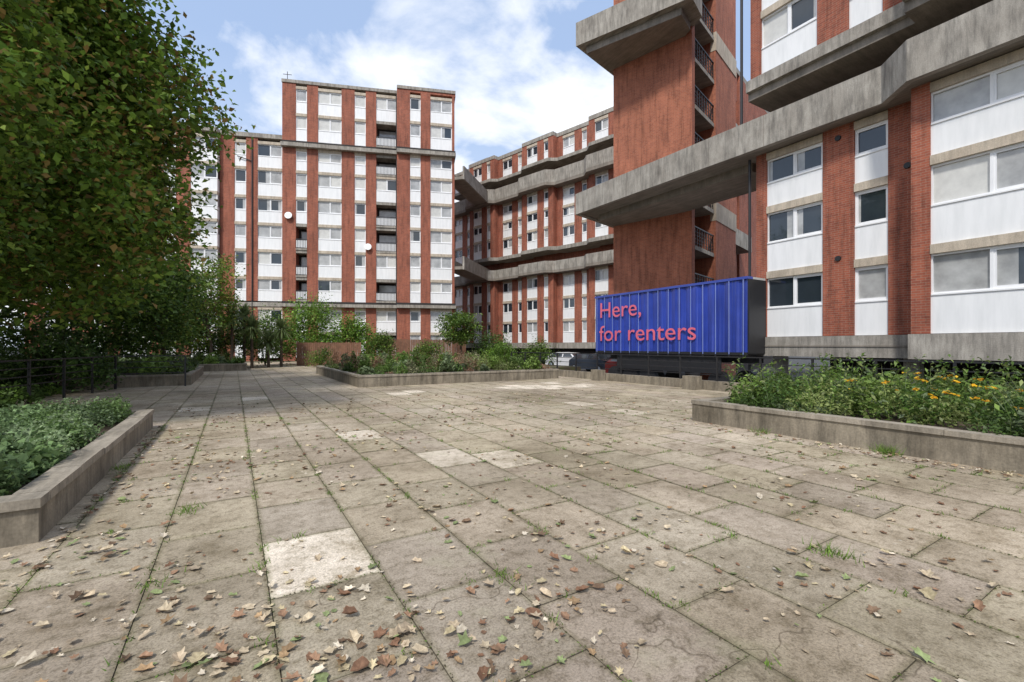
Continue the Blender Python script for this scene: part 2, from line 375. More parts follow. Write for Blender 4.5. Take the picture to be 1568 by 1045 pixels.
# ------------------------------------------------------------------ stair tower
ST=Thing('brick_stair_tower')
a=(19.8,20.5); b=(21.1,15.9)
FT=Frame(a[0],a[1],b[0]-a[0],b[1]-a[1])
if FT.n[0]>0: FT=Frame(a[0],a[1],b[0]-a[0],b[1]-a[1],flip=True)
LT=math.hypot(b[0]-a[0],b[1]-a[1])
ST.box(FT,0,LT,-.4,0,2.2,26,M_BRICK2,'brick_walls')
ST.box(FT,0,.4,-9,-.4,2.2,26,M_BRICK2,'brick_walls')
ST.box(FT,-.02,LT+.02,-.3,.05,10.2,10.55,M_CONC,'concrete_bands')
FS=Frame(b[0],b[1],.961,.276)
if FS.n[1]>0: FS=Frame(b[0],b[1],.961,.276,flip=True)
ST.box(FS,.4,3.4,-3.2,-2.9,2.2,26,M_DARK,'recess_shade')
for k in range(10):
    z=1.81+k*2.57
    if z<3: continue
    ST.box(FS,.4,3.4,-2.9,.02,z-.22,z,M_CONC,'stair_slabs')
    for q in range(9): ST.box(FS,.45+q*.36,.49+q*.36,-.06,-.02,z,z+1.02,M_BLACK,'railings')
    ST.box(FS,.4,3.4,-.08,0.0,z+1.02,z+1.08,M_BLACK,'railings')
    for q in range(4): ST.box(FS,.4,3.4,-.07,-.05,z+.2+q*.2,z+.22+q*.2,M_BLACK,'railings')
ST.box(FS,3.4,7.2,-6,0.1,-.6,26,M_BRICK2,'brick_walls')
for z in (8.9,19.0,): ST.box(FS,3.38,7.22,-.2,.14,z,z+1.1,M_BUFF,'pier_bands')
ST.box(FS,7.2,16,-5,-4,-.6,26,M_BRICK,'brick_walls')
for z in (8.9,16.6): ST.box(FS,7.2,15,-4,-1.0,z,z+1.2,M_CONC,'stair_slabs')
for z in (4.4,12.5,14.5,20.): ST.box(FS,8,10,-4,-3.9,z,z+1.6,M_DARK,'recess_shade')
ST.box(FT,.3,LT-.3,-2,-.5,-.6,2.2,M_DARK,'recess_shade')
cp=[(16.85,20.5),(19.37,14.6),(21.0,15.2),(23.6,22.2),(19.2,21.1)]
ST.prism(cp,18.75,20.1,M_CONC,'canopy')
cx=sum(p[0] for p in cp)/5; cy=sum(p[1] for p in cp)/5
ST.prism([(cx+(x-cx)*.83,cy+(y-cy)*.83) for x,y in cp],18.35,18.749,M_CONCD,'canopy_soffit')
ST.done()

# ------------------------------------------------------------------ middle building (zig-zag)
MB=Thing('brick_apartment_building')
FM=Frame(25.6,52.1,.266,-.964)
if FM.n[0]>0: FM=Frame(25.6,52.1,.266,-.964,flip=True)
Lm=[1.81,4.3,6.7,9.1]; Lm2=[11.9,14.2,16.2,18.2]; Lm3=[21.2,23.5]
s=-3.7; i=0; pts=[]
while s<30:
    o=.7 if i%2 else 0
    cols=[(s,s+.7,'B'),(s+.7,s+2.2,'W'),(s+2.2,s+3.1,'B'),(s+3.1,s+3.7,'N'),(s+3.7,s+4.4,'B')]
    facade(MB,FM,cols,[(1.81,9.1,Lm),(11.9,18.2,Lm2),(21.2,23.6,Lm3)],o=o,brick=M_BRICK,dark=.5)
    MB.box(FM,s,s+4.4,-12,o+.05,23.6,24.0,M_CONC,'roof_coping')
    MB.box(FM,s,s+4.4,o-1.2,o+.1,1.2,1.8,M_CONC,'concrete_bands')
    pts+=[(s+.35,o),(s+4.05,o)]
    s+=4.4;i+=1
S1=s
MB.box(FM,-3.7,S1,-12,-1.45,1.81,9.1,M_BRICK,'brick_walls')
MB.box(FM,-3.7,S1,-12,-1.45,9.1,23.6,M_BRICK,'brick_walls')
MB.box(FM,-3.7,S1,-12,-1.0,-.6,1.81,M_DARK,'recess_shade')
def band(d0,d1,z0,z1,mat,name):
    for (s0,o0),(s1,o1) in zip(pts[:-1],pts[1:]):
        q=[FM.p(s0,o0+d1,0)[:2],FM.p(s1,o1+d1,0)[:2],FM.p(s1,o1+d0,0)[:2],FM.p(s0,o0+d0,0)[:2]]
        MB.prism(q,z0,z1,mat,name)
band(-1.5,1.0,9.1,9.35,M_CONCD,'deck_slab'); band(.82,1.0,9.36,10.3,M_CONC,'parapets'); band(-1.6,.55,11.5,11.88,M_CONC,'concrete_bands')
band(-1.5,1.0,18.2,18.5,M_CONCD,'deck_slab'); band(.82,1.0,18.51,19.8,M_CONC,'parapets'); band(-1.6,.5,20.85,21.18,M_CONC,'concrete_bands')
MB.box(FM,-3.7,0,-11,-3,24.0,26.3,M_GREY,'plant_room')
MB.done()

# ------------------------------------------------------------------ left tower
TW=Thing('brick_apartment_tower')
FW=Frame(3.94,48.6,.938,-.345)
if FW.n[1]>0: FW=Frame(3.94,48.6,.938,-.345,flip=True)
A3=[21.2,23.85,26.45]; A1=[.3,2.8,5.2]
A2=[5.75,8.1,10.7,13.25,15.8,18.35,20.5]
secs=[(21.2,26.7,A3),(5.75,20.5,A2),(-.1,5.2,A1)]
c1=[(0,1.22,'B'),(1.22,2.22,'NL'),(2.22,3.23,'B'),(3.23,5.39,'W'),(5.39,6.61,'B'),(6.61,7.66,'N'),(7.66,8.66,'B'),(8.66,10.68,'LL')]
c2=[(10.68,11.95,'B'),(11.95,12.98,'N'),(12.98,13.95,'B'),(13.95,16.1,'W'),(16.1,16.35,'B')]
def fac2(T,F,cols,o,dark):
    for s0,s1,k in cols:
        for si,(za,zb,lv) in enumerate(secs):
            if k=='B': T.box(F,s0,s1,o-1.5,o,za,zb,M_BRICK,'brick_walls'); continue
            for li,(z0,z1) in enumerate(zip(lv[:-1],lv[1:])):
                L=(k=='LL') or (k=='NL' and si==1 and li<3)
                if L and not (k=='LL' and li%3==1): balcony(T,F,s0,s1,o,z0,z1)
                else: window(T,F,s0,s1,o,z0,z1,pans=2 if s1-s0>1.6 else 1,dark=dark)
fac2(TW,FW,c1,0,.15); fac2(TW,FW,c2,.6,.15)
for (x0,x1,o) in ((-.05,10.68,0),(10.68,16.45,.6)):
    TW.box(FW,x0,x1,-10,o+.08,26.7+(.0 if o==0 else .25),27.0+(.0 if o==0 else .25),M_CONC,'roof_coping')
    if o: TW.box(FW,x0,x1,-1.5,o,26.7,26.95,M_BRICK,'brick_walls')
    TW.box(FW,x0,x1,-1.4,o+.45,20.5,20.85,M_CONC,'concrete_bands'); TW.box(FW,x0,x1,-1.4,o+.0,20.85,21.2,M_DARK,'recess_shade')
    TW.box(FW,x0,x1,-1.4,o+.45,5.2,5.5,M_CONC,'concrete_bands'); TW.box(FW,x0,x1,-1.4,o+.0,5.5,5.75,M_DARK,'recess_shade')
TW.box(FW,0.02,16.33,-10,-1.5,-.1,26.7,M_BRICK,'brick_walls')
TW.tube(FW.p(.2,-1,27),FW.p(.2,-1,28.3),.03,.03,M_BLACK,6,'aerial'); TW.box(FW,-.2,.6,-1.02,-.98,28.0,28.04,M_BLACK,'aerial')
TW.tube(FW.p(10.62,.08,.5),FW.p(10.62,.08,26.6),.06,.06,M_BLACK,6,'drain_pipe')
for (s_,z_) in ((.6,13.9),(7.9,11.2)):
    c=Vector(FW.p(s_,.1,z_)); TW.tube(c,c+Vector((-.05,-.12,.03)),.3,.34,M_WHITE,14,'satellite_dish')
TW.done()
LB=Thing('brick_apartment_building')
cl=[(-2.24,-.08,'W'),(-3.25,-2.24,'B'),(-4.25,-3.25,'N'),(-5.5,-4.25,'B'),(-7.7,-5.5,'W'),(-8.9,-7.7,'B'),(-9.9,-8.9,'N'),(-11,-9.9,'B'),(-13.2,-11,'W'),(-14.5,-13.2,'B'),(-15.5,-14.5,'N'),(-17,-15.5,'B'),(-19,-17,'W'),(-20.5,-19,'B')]
secs=[(5.75,21.3,[5.75,8.1,10.7,13.25,15.8,18.5,21.0]),(-.1,5.2,A1)]
fac2(LB,FW,[c for c in cl if c[0]>-5.6],-.3,.25); fac2(LB,FW,[c for c in cl if c[0]<-5.6],.3,.25)
LB.box(FW,-.08,-.001,-1.8,-.3,-.1,21.3,M_BRICK,'brick_walls')
for z in (21.3,5.22): 
    LB.box(FW,-5.5,-.001,-10,-.2,z,z+.4,M_CONC,'concrete_bands'); LB.box(FW,-20.5,-5.5,-10,.4,z,z+.4,M_CONC,'concrete_bands')
LB.box(FW,-20.5,-.01,-10,-1.8,-.1,21.3,M_BRICK,'brick_walls')
LB.tube(FW.p(-2.7,-.22,.5),FW.p(-2.7,-.22,21.2),.06,.06,M_BLACK,6,'drain_pipe'); LB.tube(FW.p(-2.7,-.22,19),FW.p(-4.0,-.22,19.4),.04,.04,M_BLACK,6,'drain_pipe')
LB.done()
BR=Thing('concrete_link_bridge')
p=FW.p(16.4,.6,0); q=FM.p(3.2,.6,0); 
for z in (9.2,18.3):
    dx,dy=q[0]-p[0],q[1]-p[1]; F=Frame(p[0],p[1],dx,dy); L=math.hypot(dx,dy)
    BR.box(F,0,L+1,-.9,.9,z,z+.3,M_CONCD,'deck'); 
    for o in (-1,.82): BR.box(F,0,L+1,o,o+.18,z-.02,z+1.3,M_CONC,'parapet')
BR.done()

# ------------------------------------------------------------------ lorry trailer
M_BLUE=flat('blue_curtain',(.03,.06,.36),.28,0,.3,.8,.7)
M_BLUE2=flat('blue_strap',(.22,.28,.58),.4)
M_BLUE3=flat('blue_rail',(.05,.08,.36),.35)
TR=Thing('lorry_trailer')
FL=Frame(16.85,18.8,0,-1)
if FL.n[0]>0: FL=Frame(16.85,18.8,0,-1,flip=True)
LL=8.6
for i in range(172):
    s0=i*LL/172; s1=(i+1)*LL/172; f=lambda s: .026*math.sin(s*7.3)+.018*math.sin(s*17+1)+.008*math.sin(s*41)
    P=[FL.p(s0,f(s0),1.2),FL.p(s1,f(s1),1.2),FL.p(s1,f(s1)*.6,4.02),FL.p(s0,f(s0)*.6,4.02)]
    TR.poly(M_BLUE,P,[(0,0)]*4,'curtain')
TR.box(FL,0,LL,-2.4,-.07,1.2,4.03,M_ROOFW,'body')
TR.box(FL,-.03,LL+.03,-.3,.06,4.03,4.13,M_BLUE3,'top_rail'); TR.box(FL,-.03,LL+.03,-2.45,-.3,4.03,4.12,M_ROOFW,'roof')
TR.box(FL,0,LL,-2.4,.04,1.08,1.2,M_BLACK,'side_rail')
for i in range(15):
    c=.15+i*(LL-.3)/14
    TR.box(FL,c-.016,c+.016,.045,.057,1.1,4.03,M_BLUE2,'straps'); TR.box(FL,c-.03,c+.03,.04,.07,1.0,1.12,M_BLACK,'buckles')
TR.box(FL,LL,LL+.06,-2.4,0,1.15,4.03,M_BLACK,'rear_doors')
TR.box(FL,.3,LL-.3,-1.6,-.8,.75,1.08,M_BLACK,'chassis')
TR.box(FL,1.5,LL-1.2,-.15,-.1,.3,1.0,M_BLACK,'side_skirt')
for s_ in (1.2,2.3,3.4,7.2):
    for o_ in (-.35,-2.3):
        c=Vector(FL.p(s_,o_,-.1)); TR.tube(c-Vector((.14,0,0)),c+Vector((.14,0,0)),.5,.5,M_BLACK,20,'wheels'); TR.tube(c-Vector((.16,0,0)),c+Vector((.16,0,0)),.24,.24,M_BLACK,14,'hubs')
te=TR.done()
M_TXT=flat('lettering_red',(.74,.15,.21),.5,0,.1)
def text(body,y,z,w):
    cu=bpy.data.curves.new('lettering','FONT'); cu.body=body; cu.size=1; cu.extrude=.004; cu.offset=0
    o=bpy.data.objects.new('lettering',cu); scene.collection.objects.link(o); cu.materials.append(M_TXT)
    bpy.context.view_layer.update(); k=w/o.dimensions.x
    m=Matrix(((0,0,-1,16.77),(-1,0,0,y),(0,1,0,z),(0,0,0,1)))@Matrix.Diagonal((k,min(k,1.15),1,1)); o.parent=te; o.matrix_world=m
text('Here,',18.45,2.95,2.85); text('for renters',18.45,1.72,6.0)

# ------------------------------------------------------------------ railing
def railing(name,x0,y0,x1,y1,base=.3,h=1.1,wall=True,step=1.4,bars=False):
    T=Thing(name); F=Frame(x0,y0,x1-x0,y1-y0); L=math.hypot(x1-x0,y1-y0)
    if wall: T.box(F,0,L,-.12,.12,-.01,base,M_PLANT,'kerb_wall')
    n=int(L/step)
    for i in range(n+1):
        s=L*i/n; T.box(F,s-.025,s+.025,-.025,.025,base if wall else 0,h-.021,M_BLACK,'posts')
    T.box(F,0,L,-.03,.03,h-.02,h+.02,M_BLACK,'top_rail')
    for z in (.5,.7,.9): T.box(F,0,L,-.012,.012,z-.012,z+.012,M_BLACK,'rails')
    T.done()
railing('metal_railing',13.4,22,13.4,-8)
railing('metal_railing',-5.2,11.5,-3.4,20,wall=False)
railing('metal_railing',-3.4,20.1,-1.5,20.2,wall=False)
KB=Thing('concrete_bollard')
for y in (9.6,14.2,): 
    KB.box(W,12.9,13.25,-y,-(y+.5),-.01,.45,M_PLANT)
KB.done()
def fence(name,x0,y0,x1,y1,h):
    T=Thing(name); F=Frame(x0,y0,x1-x0,y1-y0); L=math.hypot(x1-x0,y1-y0); n=int(L/.14)
    for i in range(n):
        s=i*.14; T.box(F,s,s+.125,-.02,random.uniform(0,.01),0,h+random.uniform(-.02,.02),M_WOOD,'boards')
    for s in np.arange(0,L,1.8): T.box(F,s,s+.1,-.12,-.021,0,h+.05,M_WOOD,'posts')
    T.done()
fence('wooden_fence',3.9,36.5,7.9,33.9,1.7); fence('wooden_fence',10.4,38.6,17.5,36.4,2.0)

# ------------------------------------------------------------------ cars
def car(name,x,y,ang,col,z=-.6):
    T=Thing(name); paint=flat(name+'_paint',col,.25,0,.05); w=.86
    prof=[(-2.05,.35),(-2.05,.75),(-1.9,.95),(-1.45,1.02),(-.95,1.40),(.45,1.46),(1.2,1.40),(1.75,1.0),(2.02,.9),(2.05,.4)]
    def P(px,side,zz):
        tuck=.0 if zz<=.96 else (zz-.96)*.38
        e=.12 if abs(px)>1.9 else 0
        a=px; b=side*(w-tuck-e); return (x+a*math.cos(ang)-b*math.sin(ang), y+a*math.sin(ang)+b*math.cos(ang), z+zz)
    bot=.25
    for sd in (1,-1):
        pts=[P(a,sd,b) for a,b in prof]+[P(2.0,sd,bot),P(-2.0,sd,bot)]
        if sd<0: pts=pts[::-1]
        T.poly(paint,pts,None,'body')
        g=[(-1.2,1.04),(-.88,1.34),(-.1,1.40),(-.1,1.04)]; g2=[(0,1.04),(0,1.40),(1.1,1.34),(1.5,1.04)]
        for gg in (g,g2):
            q=[P(a,sd*1.012,b) for a,b in gg]; T.poly(M_GLASS,q,None,'windows')
        for wx in (-1.3,1.3):
            c=Vector(P(wx,sd*.9,.31)); d=Vector((-math.sin(ang),math.cos(ang),0))*sd
            T.tube(c-d*.1,c+d*.115,.31,.31,M_BLACK,18,'tyres'); T.tube(c+d*.1,c+d*.125,.19,.19,M_GREY,12,'hubcaps')
    for (a0,b0),(a1,b1) in zip(prof[:-1],prof[1:]):
        gl=(abs(b0-b1)>.3 and b0>.9)
        T.poly(M_GLASS if gl else paint,[P(a0,-1,b0),P(a0,1,b0),P(a1,1,b1),P(a1,-1,b1)],None,'windscreens' if gl else 'body')
    for a,m,nm in ((-2.06,flat('headlamp',(.7,.7,.7),.2),'headlamps'),(2.06,flat('taillamp',(.5,.02,.02),.3),'taillamps')):
        for sd in (.75,-.75):
            c0,c1=sd-.15,sd+.15
            T.poly(m,[P(a*1.005,c0,.62),P(a*1.005,c1,.62),P(a*1.005,c1,.8),P(a*1.005,c0,.8)],None,nm)
    T.done()
car('parked_car',26.6,33.6,R(105),(.78,.78,.79),-.6); car('parked_car',22.3,21.0,R(95),(.12,.02,.02)); car('parked_car',24,27,R(95),(.05,.06,.08))

# ------------------------------------------------------------------ trees
def tree(name,base,th,r,blobs,ncl,per,ls,stops,crad=.5,limbs=14):
    T=Thing(name); B=Vector(base); top=B+Vector((rng.normal()*.2,rng.normal()*.2,th))
    mid=B.lerp(top,.5)+Vector((.12,.08,0))
    T.tube(B,mid,r,r*.8,M_BARK,10,'trunk'); T.tube(mid,top,r*.8,r*.6,M_BARK,10,'trunk')
    vol=np.array([b[3]*b[4]*b[5] for b in blobs]); pr=vol/vol.sum(); cen=[];shade=[]
    for _ in range(ncl):
        b=blobs[rng.choice(len(blobs),p=pr)]
        d=rng.normal(size=3); d/=np.linalg.norm(d); rr=rng.uniform(.2,1)**.5*rng.uniform(.82,1.1)
        cen.append([b[0]+d[0]*b[3]*rr,b[1]+d[1]*b[4]*rr,b[2]+d[2]*b[5]*rr]); shade.append(rng.uniform(.55,1.4))
    cen=np.array(cen); shade=np.array(shade)
    idx=rng.choice(ncl,min(limbs,ncl),replace=False)
    for i in idx:
        st=B.lerp(top,rng.uniform(.55,1)); c=Vector(cen[i]); m=st.lerp(c,.5)+Vector((0,0,.3))
        T.tube(st,m,r*.35,r*.2,M_BARK,6,'limbs'); T.tube(m,c,r*.2,r*.05,M_BARK,5,'limbs')
    e=T.done(True)
    pts=np.repeat(cen,per,axis=0)+rng.normal(size=(ncl*per,3))*np.array([crad,crad,crad*.55])
    pts[:,2]=np.maximum(pts[:,2],.1)
    cols=colmix(len(pts),stops,.22)*np.repeat(shade,per)[:,None]
    leaves('leaves',pts,rng.uniform(.55,1.25,len(pts))*ls,cols,M_LEAF,e,up=.4,asp=.62)
green=[(.09,.165,.032),(.125,.21,.04),(.16,.25,.047),(.075,.135,.03),(.20,.28,.055)]
yg=[(.14,.235,.035),(.19,.29,.043),(.25,.34,.055),(.10,.18,.03),(.15,.25,.04),(.17,.27,.04),(.30,.20,.06)]
dk=[(.065,.12,.032),(.09,.155,.04),(.11,.185,.045)]
tree('maple_tree',(-6.3,15.8,0),6,.22,[(-4.2,15.6,7.5,3.5,3.8,3.6),(-4.2,14.2,4.2,2.9,2.8,2.4),(-4.6,14.5,10.8,3.3,3,2.6),(-2.7,15.6,8.4,2.4,2.4,2.3),(-3.2,16.5,5.2,2.3,2.5,2.2)],720,95,.185,yg,.40,50)
tree('maple_tree',(-6.6,10.6,0),4.5,.18,[(-4.6,10.2,5.6,2.6,2.6,2.6),(-4.3,9.4,8.0,2.4,2.3,1.8),(-4.9,10.9,3.2,2.0,2.0,1.3)],380,95,.135,yg,.34,36)
tree('maple_tree',(-9,21,0),5,.22,[(-8,20,5.5,5,4,5),(-6,22,8,4,4,3.5)],280,90,.26,green,.65,20)
tree('maple_tree',(-17,22,0),5,.22,[(-16,22,5,5,5,5),(-14,15,4,3,4,4)],170,90,.32,dk,.8,14)
tree('elder_tree',(-2.9,27.5,0),3,.12,[(-2.9,27.3,4.0,2.0,2,2.6),(-5,27,5.2,2.5,2,3.4),(-4,25,2.6,2.6,2,1.8)],220,90,.2,green,.42,16)
tree('young_tree',(15.5,33.5,-.1),2,.08,[(15.5,33.5,2.9,1.5,1.5,1.3)],60,90,.18,green,.33,8)
tree('elder_tree',(-1.2,33,0),3,.1,[(-1.2,33,4.6,1.5,1.5,2.6),(-2.6,33.4,3.6,1.6,1.4,2.4)],110,80,.17,yg,.35,16)
def shrub(name,x,y,z,rx,ry,rz,n,ls,stops):
    T=Thing(name)
    for k in range(5):
        a=rng.uniform(0,6.28); T.tube((x,y,z),(x+math.cos(a)*rx*.4,y+math.sin(a)*ry*.4,z+rz*.8),.04,.015,M_BARK,5,'stems')
    e=T.done(); ncl=max(10,n//70); d=rng.normal(size=(ncl,3)); d/=np.linalg.norm(d,axis=1)[:,None]; d[:,2]=np.abs(d[:,2])*1.7-.6
    c=np.array([x,y,z+rz*.45])+d*np.array([rx,ry,rz*.5])*rng.uniform(.4,1,(ncl,1))
    sh=rng.uniform(.55,1.35,ncl); p=np.repeat(c,70,axis=0)+rng.normal(size=(ncl*70,3))*min(rx,rz)*.17
    p[:,2]=np.maximum(p[:,2],z+.02)
    leaves('leaves',p,rng.uniform(.6,1.2,len(p))*ls,colmix(len(p),stops,.2)*np.repeat(sh,70)[:,None],M_LEAF,e)
bright=[(.17,.30,.045),(.22,.35,.055),(.13,.24,.045)]
shrub('shrub',4.9,38.6,0,2.7,1.6,5.0,7500,.2,bright)
shrub('shrub',7.9,37.0,0,2.1,1.6,3.9,5000,.2,bright)
shrub('shrub',2.0,38.6,0,1.8,1.5,4.2,3600,.2,green)
shrub('shrub',9.9,35.6,0,1.5,1.2,2.3,2600,.17,green)
shrub('shrub',5.2,34.2,0,1.1,.7,1.3,1500,.12,green)
shrub('shrub',-.2,36.5,0,2.0,1.5,3.9,4000,.2,green)
shrub('shrub',-3.2,35.5,0,2.4,1.5,4.6,5000,.2,dk)
shrub('shrub',-6,34.5,0,2.6,1.5,4.4,4500,.2,dk)
shrub('shrub',12.4,32.5,0,1.5,1.1,1.7,2400,.15,green)
shrub('shrub',18.3,33,-.1,2.0,1.4,2.7,3400,.17,dk)
shrub('shrub',20,29,-.1,1.6,1.2,1.9,2400,.15,green)
shrub('shrub',17.5,30,-.1,1.6,1.2,1.7,2400,.15,bright)
for (x,y,rx,h) in ((-6.5,17.5,1.8,3.0),(-9,15,2,3.5),(-6,23.5,2,2.6),(-9,24,2.5,4),(-6.8,13.0,1.3,2.4),(-10,12,2,3.4),(-4.6,19.2,1.2,1.6),(-8.2,19,2,3.4),(-12,13,2.4,4)):
    shrub('shrub',x,y,0,rx,rx,h,4200,.14,dk)
def palm(name,x,y,h,z=0):
    T=Thing(name); T.tube((x,y,z),(x,y,z+h),.1,.07,M_BARK,8,'trunk'); e=T.done()
    V=[];C=[]
    for k in range(170):
        a=rng.uniform(0,6.28); el=rng.uniform(-.7,1.4); L=rng.uniform(.9,1.3)
        d=np.array([math.cos(a)*math.cos(el),math.sin(a)*math.cos(el),math.sin(el)]); sd=np.array([-math.sin(a),math.cos(a),0])*.045
        o=np.array([x,y,z+h]); m=o+d*L*.55; t=o+d*L-np.array([0,0,.25])
        V+=[o-sd*.5,o+sd*.5,m+sd,m-sd, m-sd,m+sd,t+sd*.1,t-sd*.1]; c=np.array([.15,.20,.075])*rng.uniform(.6,1.3); C+=[c,c]
    quadmesh('fronds',np.array(V),4,np.array(C),M_LEAF,e)
palm('cordyline_palm',1.0,34.0,2.6); palm('cordyline_palm',2.0,34.8,1.7); palm('cordyline_palm',-.1,33.6,3.2); palm('cordyline_palm',2.8,35.2,2.6); palm('cordyline_palm',.6,35.4,3.4)

def cover(name,x0,x1,y0,y1,zb,h0,h1,n,ls,stops,clump=1.0,blade=0,bh=.4,r0=.18,r1=.45):
    e=bpy.data.objects.new(name,None); scene.collection.objects.link(e)
    nc=int(clump*(x1-x0)*(y1-y0)*3)+4
    cc=np.stack([rng.uniform(x0,x1,nc),rng.uniform(y0,y1,nc)],1); hh=rng.uniform(h0,h1,nc); rr=rng.uniform(r0,r1,nc); sh=rng.uniform(.6,1.3,nc)
    ty=rng.integers(0,len(stops),nc)
    k=rng.integers(0,nc,n); d=rng.normal(size=(n,2)); d/=np.linalg.norm(d,axis=1)[:,None]; q=rng.uniform(0,1,n)**.5
    xy=cc[k]+d*(q*rr[k])[:,None]; z=zb+hh[k]*np.sqrt(np.clip(1-q*q*.85,0,1))*rng.uniform(.35,1.05,n)
    xy[:,0]=np.clip(xy[:,0],x0-rng.uniform(0,.16,n),x1+rng.uniform(0,.16,n)); xy[:,1]=np.clip(xy[:,1],y0-rng.uniform(0,.16,n),y1+rng.uniform(0,.16,n))
    cols=np.array(stops)[ty[k]]*(1+rng.normal(size=(n,1))*.18)*sh[k][:,None]
    leaves('leaves',np.column_stack([xy,z]),rng.uniform(.5,1.3,n)*ls*(1+.8*((ty[k]%3)==1)),np.clip(cols,.005,.9),M_LEAF,e,up=.6)
    if blade:
        k=rng.integers(0,nc,blade); b=np.column_stack([cc[k]+rng.normal(size=(blade,2))*.12,np.full(blade,zb)])
        blades('stalks',b,rng.uniform(.5,1.2,blade)*bh,colmix(blade,stops,.2),M_LEAF,e,w=.008)
    return e
blu=[(.20,.29,.13),(.15,.23,.09),(.25,.33,.17),(.12,.19,.06)]
cover('ground_cover_plants',-4.6,-1.58,4.92,10.05,.2,.26,.48,72000,.055,blu,4.2)
mixd=[(.13,.225,.042),(.19,.28,.065),(.095,.16,.038),(.24,.29,.095),(.17,.22,.11)]
cover('bed_plants',-12,-1.6,20.9,28,.3,.25,.9,18000,.12,mixd)
cover('bed_plants',-7,.4,31.2,34,.3,.25,.8,7000,.14,mixd)
pk=mixd+[(.32,.19,.12),(.33,.33,.18),(.16,.25,.06)]
cover('bed_plants',3.95,12.1,16.6,25.5,.28,.1,1.0,40000,.085,pk,.65,1500,.6,.15,.5)
e=cover('flowering_bed_plants',7.85,12.3,-2.5,5.45,.25,.22,.72,72000,.058,mixd+[(.08,.15,.035),(.11,.19,.045)],1.7,900,.8,.18,.5)
P=[];
for k in range(210):
    x=rng.uniform(8.0,12.4); y=rng.uniform(-2,5.5); h=rng.uniform(.45,1.05); lx,ly=rng.normal(size=2)*.15
    for q in range(34):
        f=q/34; P.append([x+lx*f+rng.normal()*.06,y+ly*f+rng.normal()*.06,.3+h*f])
P=np.array(P); leaves('tall_stems',P,rng.uniform(.06,.12,len(P)),colmix(len(P),mixd,.25),M_LEAF,e,asp=.42)
FX=[]
for k in range(34):
    x=rng.uniform(8.1,10.5); y=rng.uniform(1.4,3.6); z=.3+rng.uniform(.38,.68)
    for q in range(8): FX.append([x+rng.normal()*.02,y+rng.normal()*.02,z+rng.normal()*.008])
FX=np.array(FX); leaves('flowers',FX,.055,colmix(len(FX),[(.8,.42,.03),(.85,.55,.03)],.1),M_LEAF,e,up=2,asp=.8)
cover('undergrowth',-14,-4.2,10.6,20.3,0,.1,.6,20000,.11,dk+mixd[:1],1)
# ------------------------------------------------------------------ fallen leaves
def fallen():
    V=[];C=[]
    def leaf(x,y,s,c,z=0.004):
        a0=rng.uniform(0,6.28); curl=rng.uniform(.1,.9); tx,ty=rng.normal(size=2)*.4
        ring=[]; lob=rng.uniform(.55,.9); asp=rng.uniform(.55,.95)
        ca,sa=math.cos(a0),math.sin(a0)
        for k in range(12):
            a=k*math.pi/6; r=s*((1 if k%2==0 else lob)*rng.uniform(.8,1.12)); 
            if k in(3,9): r*=.9
            u_,v_=math.cos(a)*r,math.sin(a)*r*asp
            zz=abs(v_)*curl+u_*u_/s*curl*.3
            X_=u_*ca-v_*sa; Y_=u_*sa+v_*ca
            ring.append([x+X_,y+Y_,zz+X_*tx*.4+Y_*ty*.4])
        m=min(min(p[2] for p in ring),0)
        for p_ in ring: p_[2]+=z-m
        c0=[x,y,z-m]
        for k in range(12):
            V.append([c0,ring[k],ring[(k+1)%12]]); C.append(c*(1 if k%2 else .88))
    cols=[(.50,.40,.27),(.58,.48,.33),(.36,.24,.13),(.22,.12,.07),(.55,.46,.28),(.25,.30,.13),(.66,.58,.45),(.30,.18,.11),(.45,.36,.25),(.20,.13,.08)]
    def col(): return np.array(cols[rng.integers(0,len(cols))])*rng.uniform(.7,1.15)
    def sz(): return rng.uniform(.014,.034) if rng.uniform()<.8 else rng.uniform(.034,.05)
    n=0
    while n<1900:
        x=rng.uniform(-1.2,10); y=rng.uniform(.2,13)
        w=math.exp(-max(0,x-.2)*.35)*.7+.36
        if x>7.5 and y<5.8: continue
        if math.sin(x*2.1+1)*math.sin(y*1.7+x)<rng.uniform(-1,.6) and rng.uniform()<w: leaf(x,y,sz(),col()); n+=1
    for cx,cy,sd,m in ((-.35,1.9,.35,120),(-.1,2.6,.4,80),(.35,2.1,.28,80),(-.7,3.3,.35,60),(.95,2.0,.22,45),(-.9,4.3,.25,60),(-1.0,6.5,.8,80),(1.6,2.1,.2,40),(2.2,2.6,.25,30),(3.0,2.6,.12,14),(7.35,3.6,1.1,110),(7.4,1.9,.6,80),(3.9,1.2,.2,12),(-1.1,9,1,50),(1.2,1.6,.3,40),(2.6,1.6,.3,22)):
        for _ in range(m):
            x=cx+rng.normal()*sd*(.15 if cx>7 else 1); y=cy+rng.normal()*sd
            if x<-1.13 and y>4.6: x=-1.13+abs(rng.normal())*.08
            if x>7.5: x=7.46
            leaf(x,y,sz(),col(),rng.uniform(.004,.02))
    quadmesh('fallen_leaves',np.array(V).reshape(-1,3),3,np.array(C),M_DRY)
fallen()
n=52000; ii=rng.integers(-3,20,n); jj=rng.integers(-4,18,n); long_=rng.uniform(size=n)<.62
wd=np.abs(rng.normal(size=n))*.009*rng.choice([-1,1],n)
xx=np.where(long_,X0+ii*px+wd,X0+ii*px+rng.uniform(0,px,n))
yy=np.where(long_,2.94+rng.uniform(-3,14,n),2.94+(.43*(ii%2))+jj*py+wd)
msk=(np.sin(xx*3.1+yy*2.3)+np.sin(xx*1.3-yy*4.1)+rng.normal(size=n)*.7>-.4)&~((xx>7.5)&(yy<5.8))
cen=np.column_stack([xx,yy,rng.uniform(0.001,.006,n)])[msk]
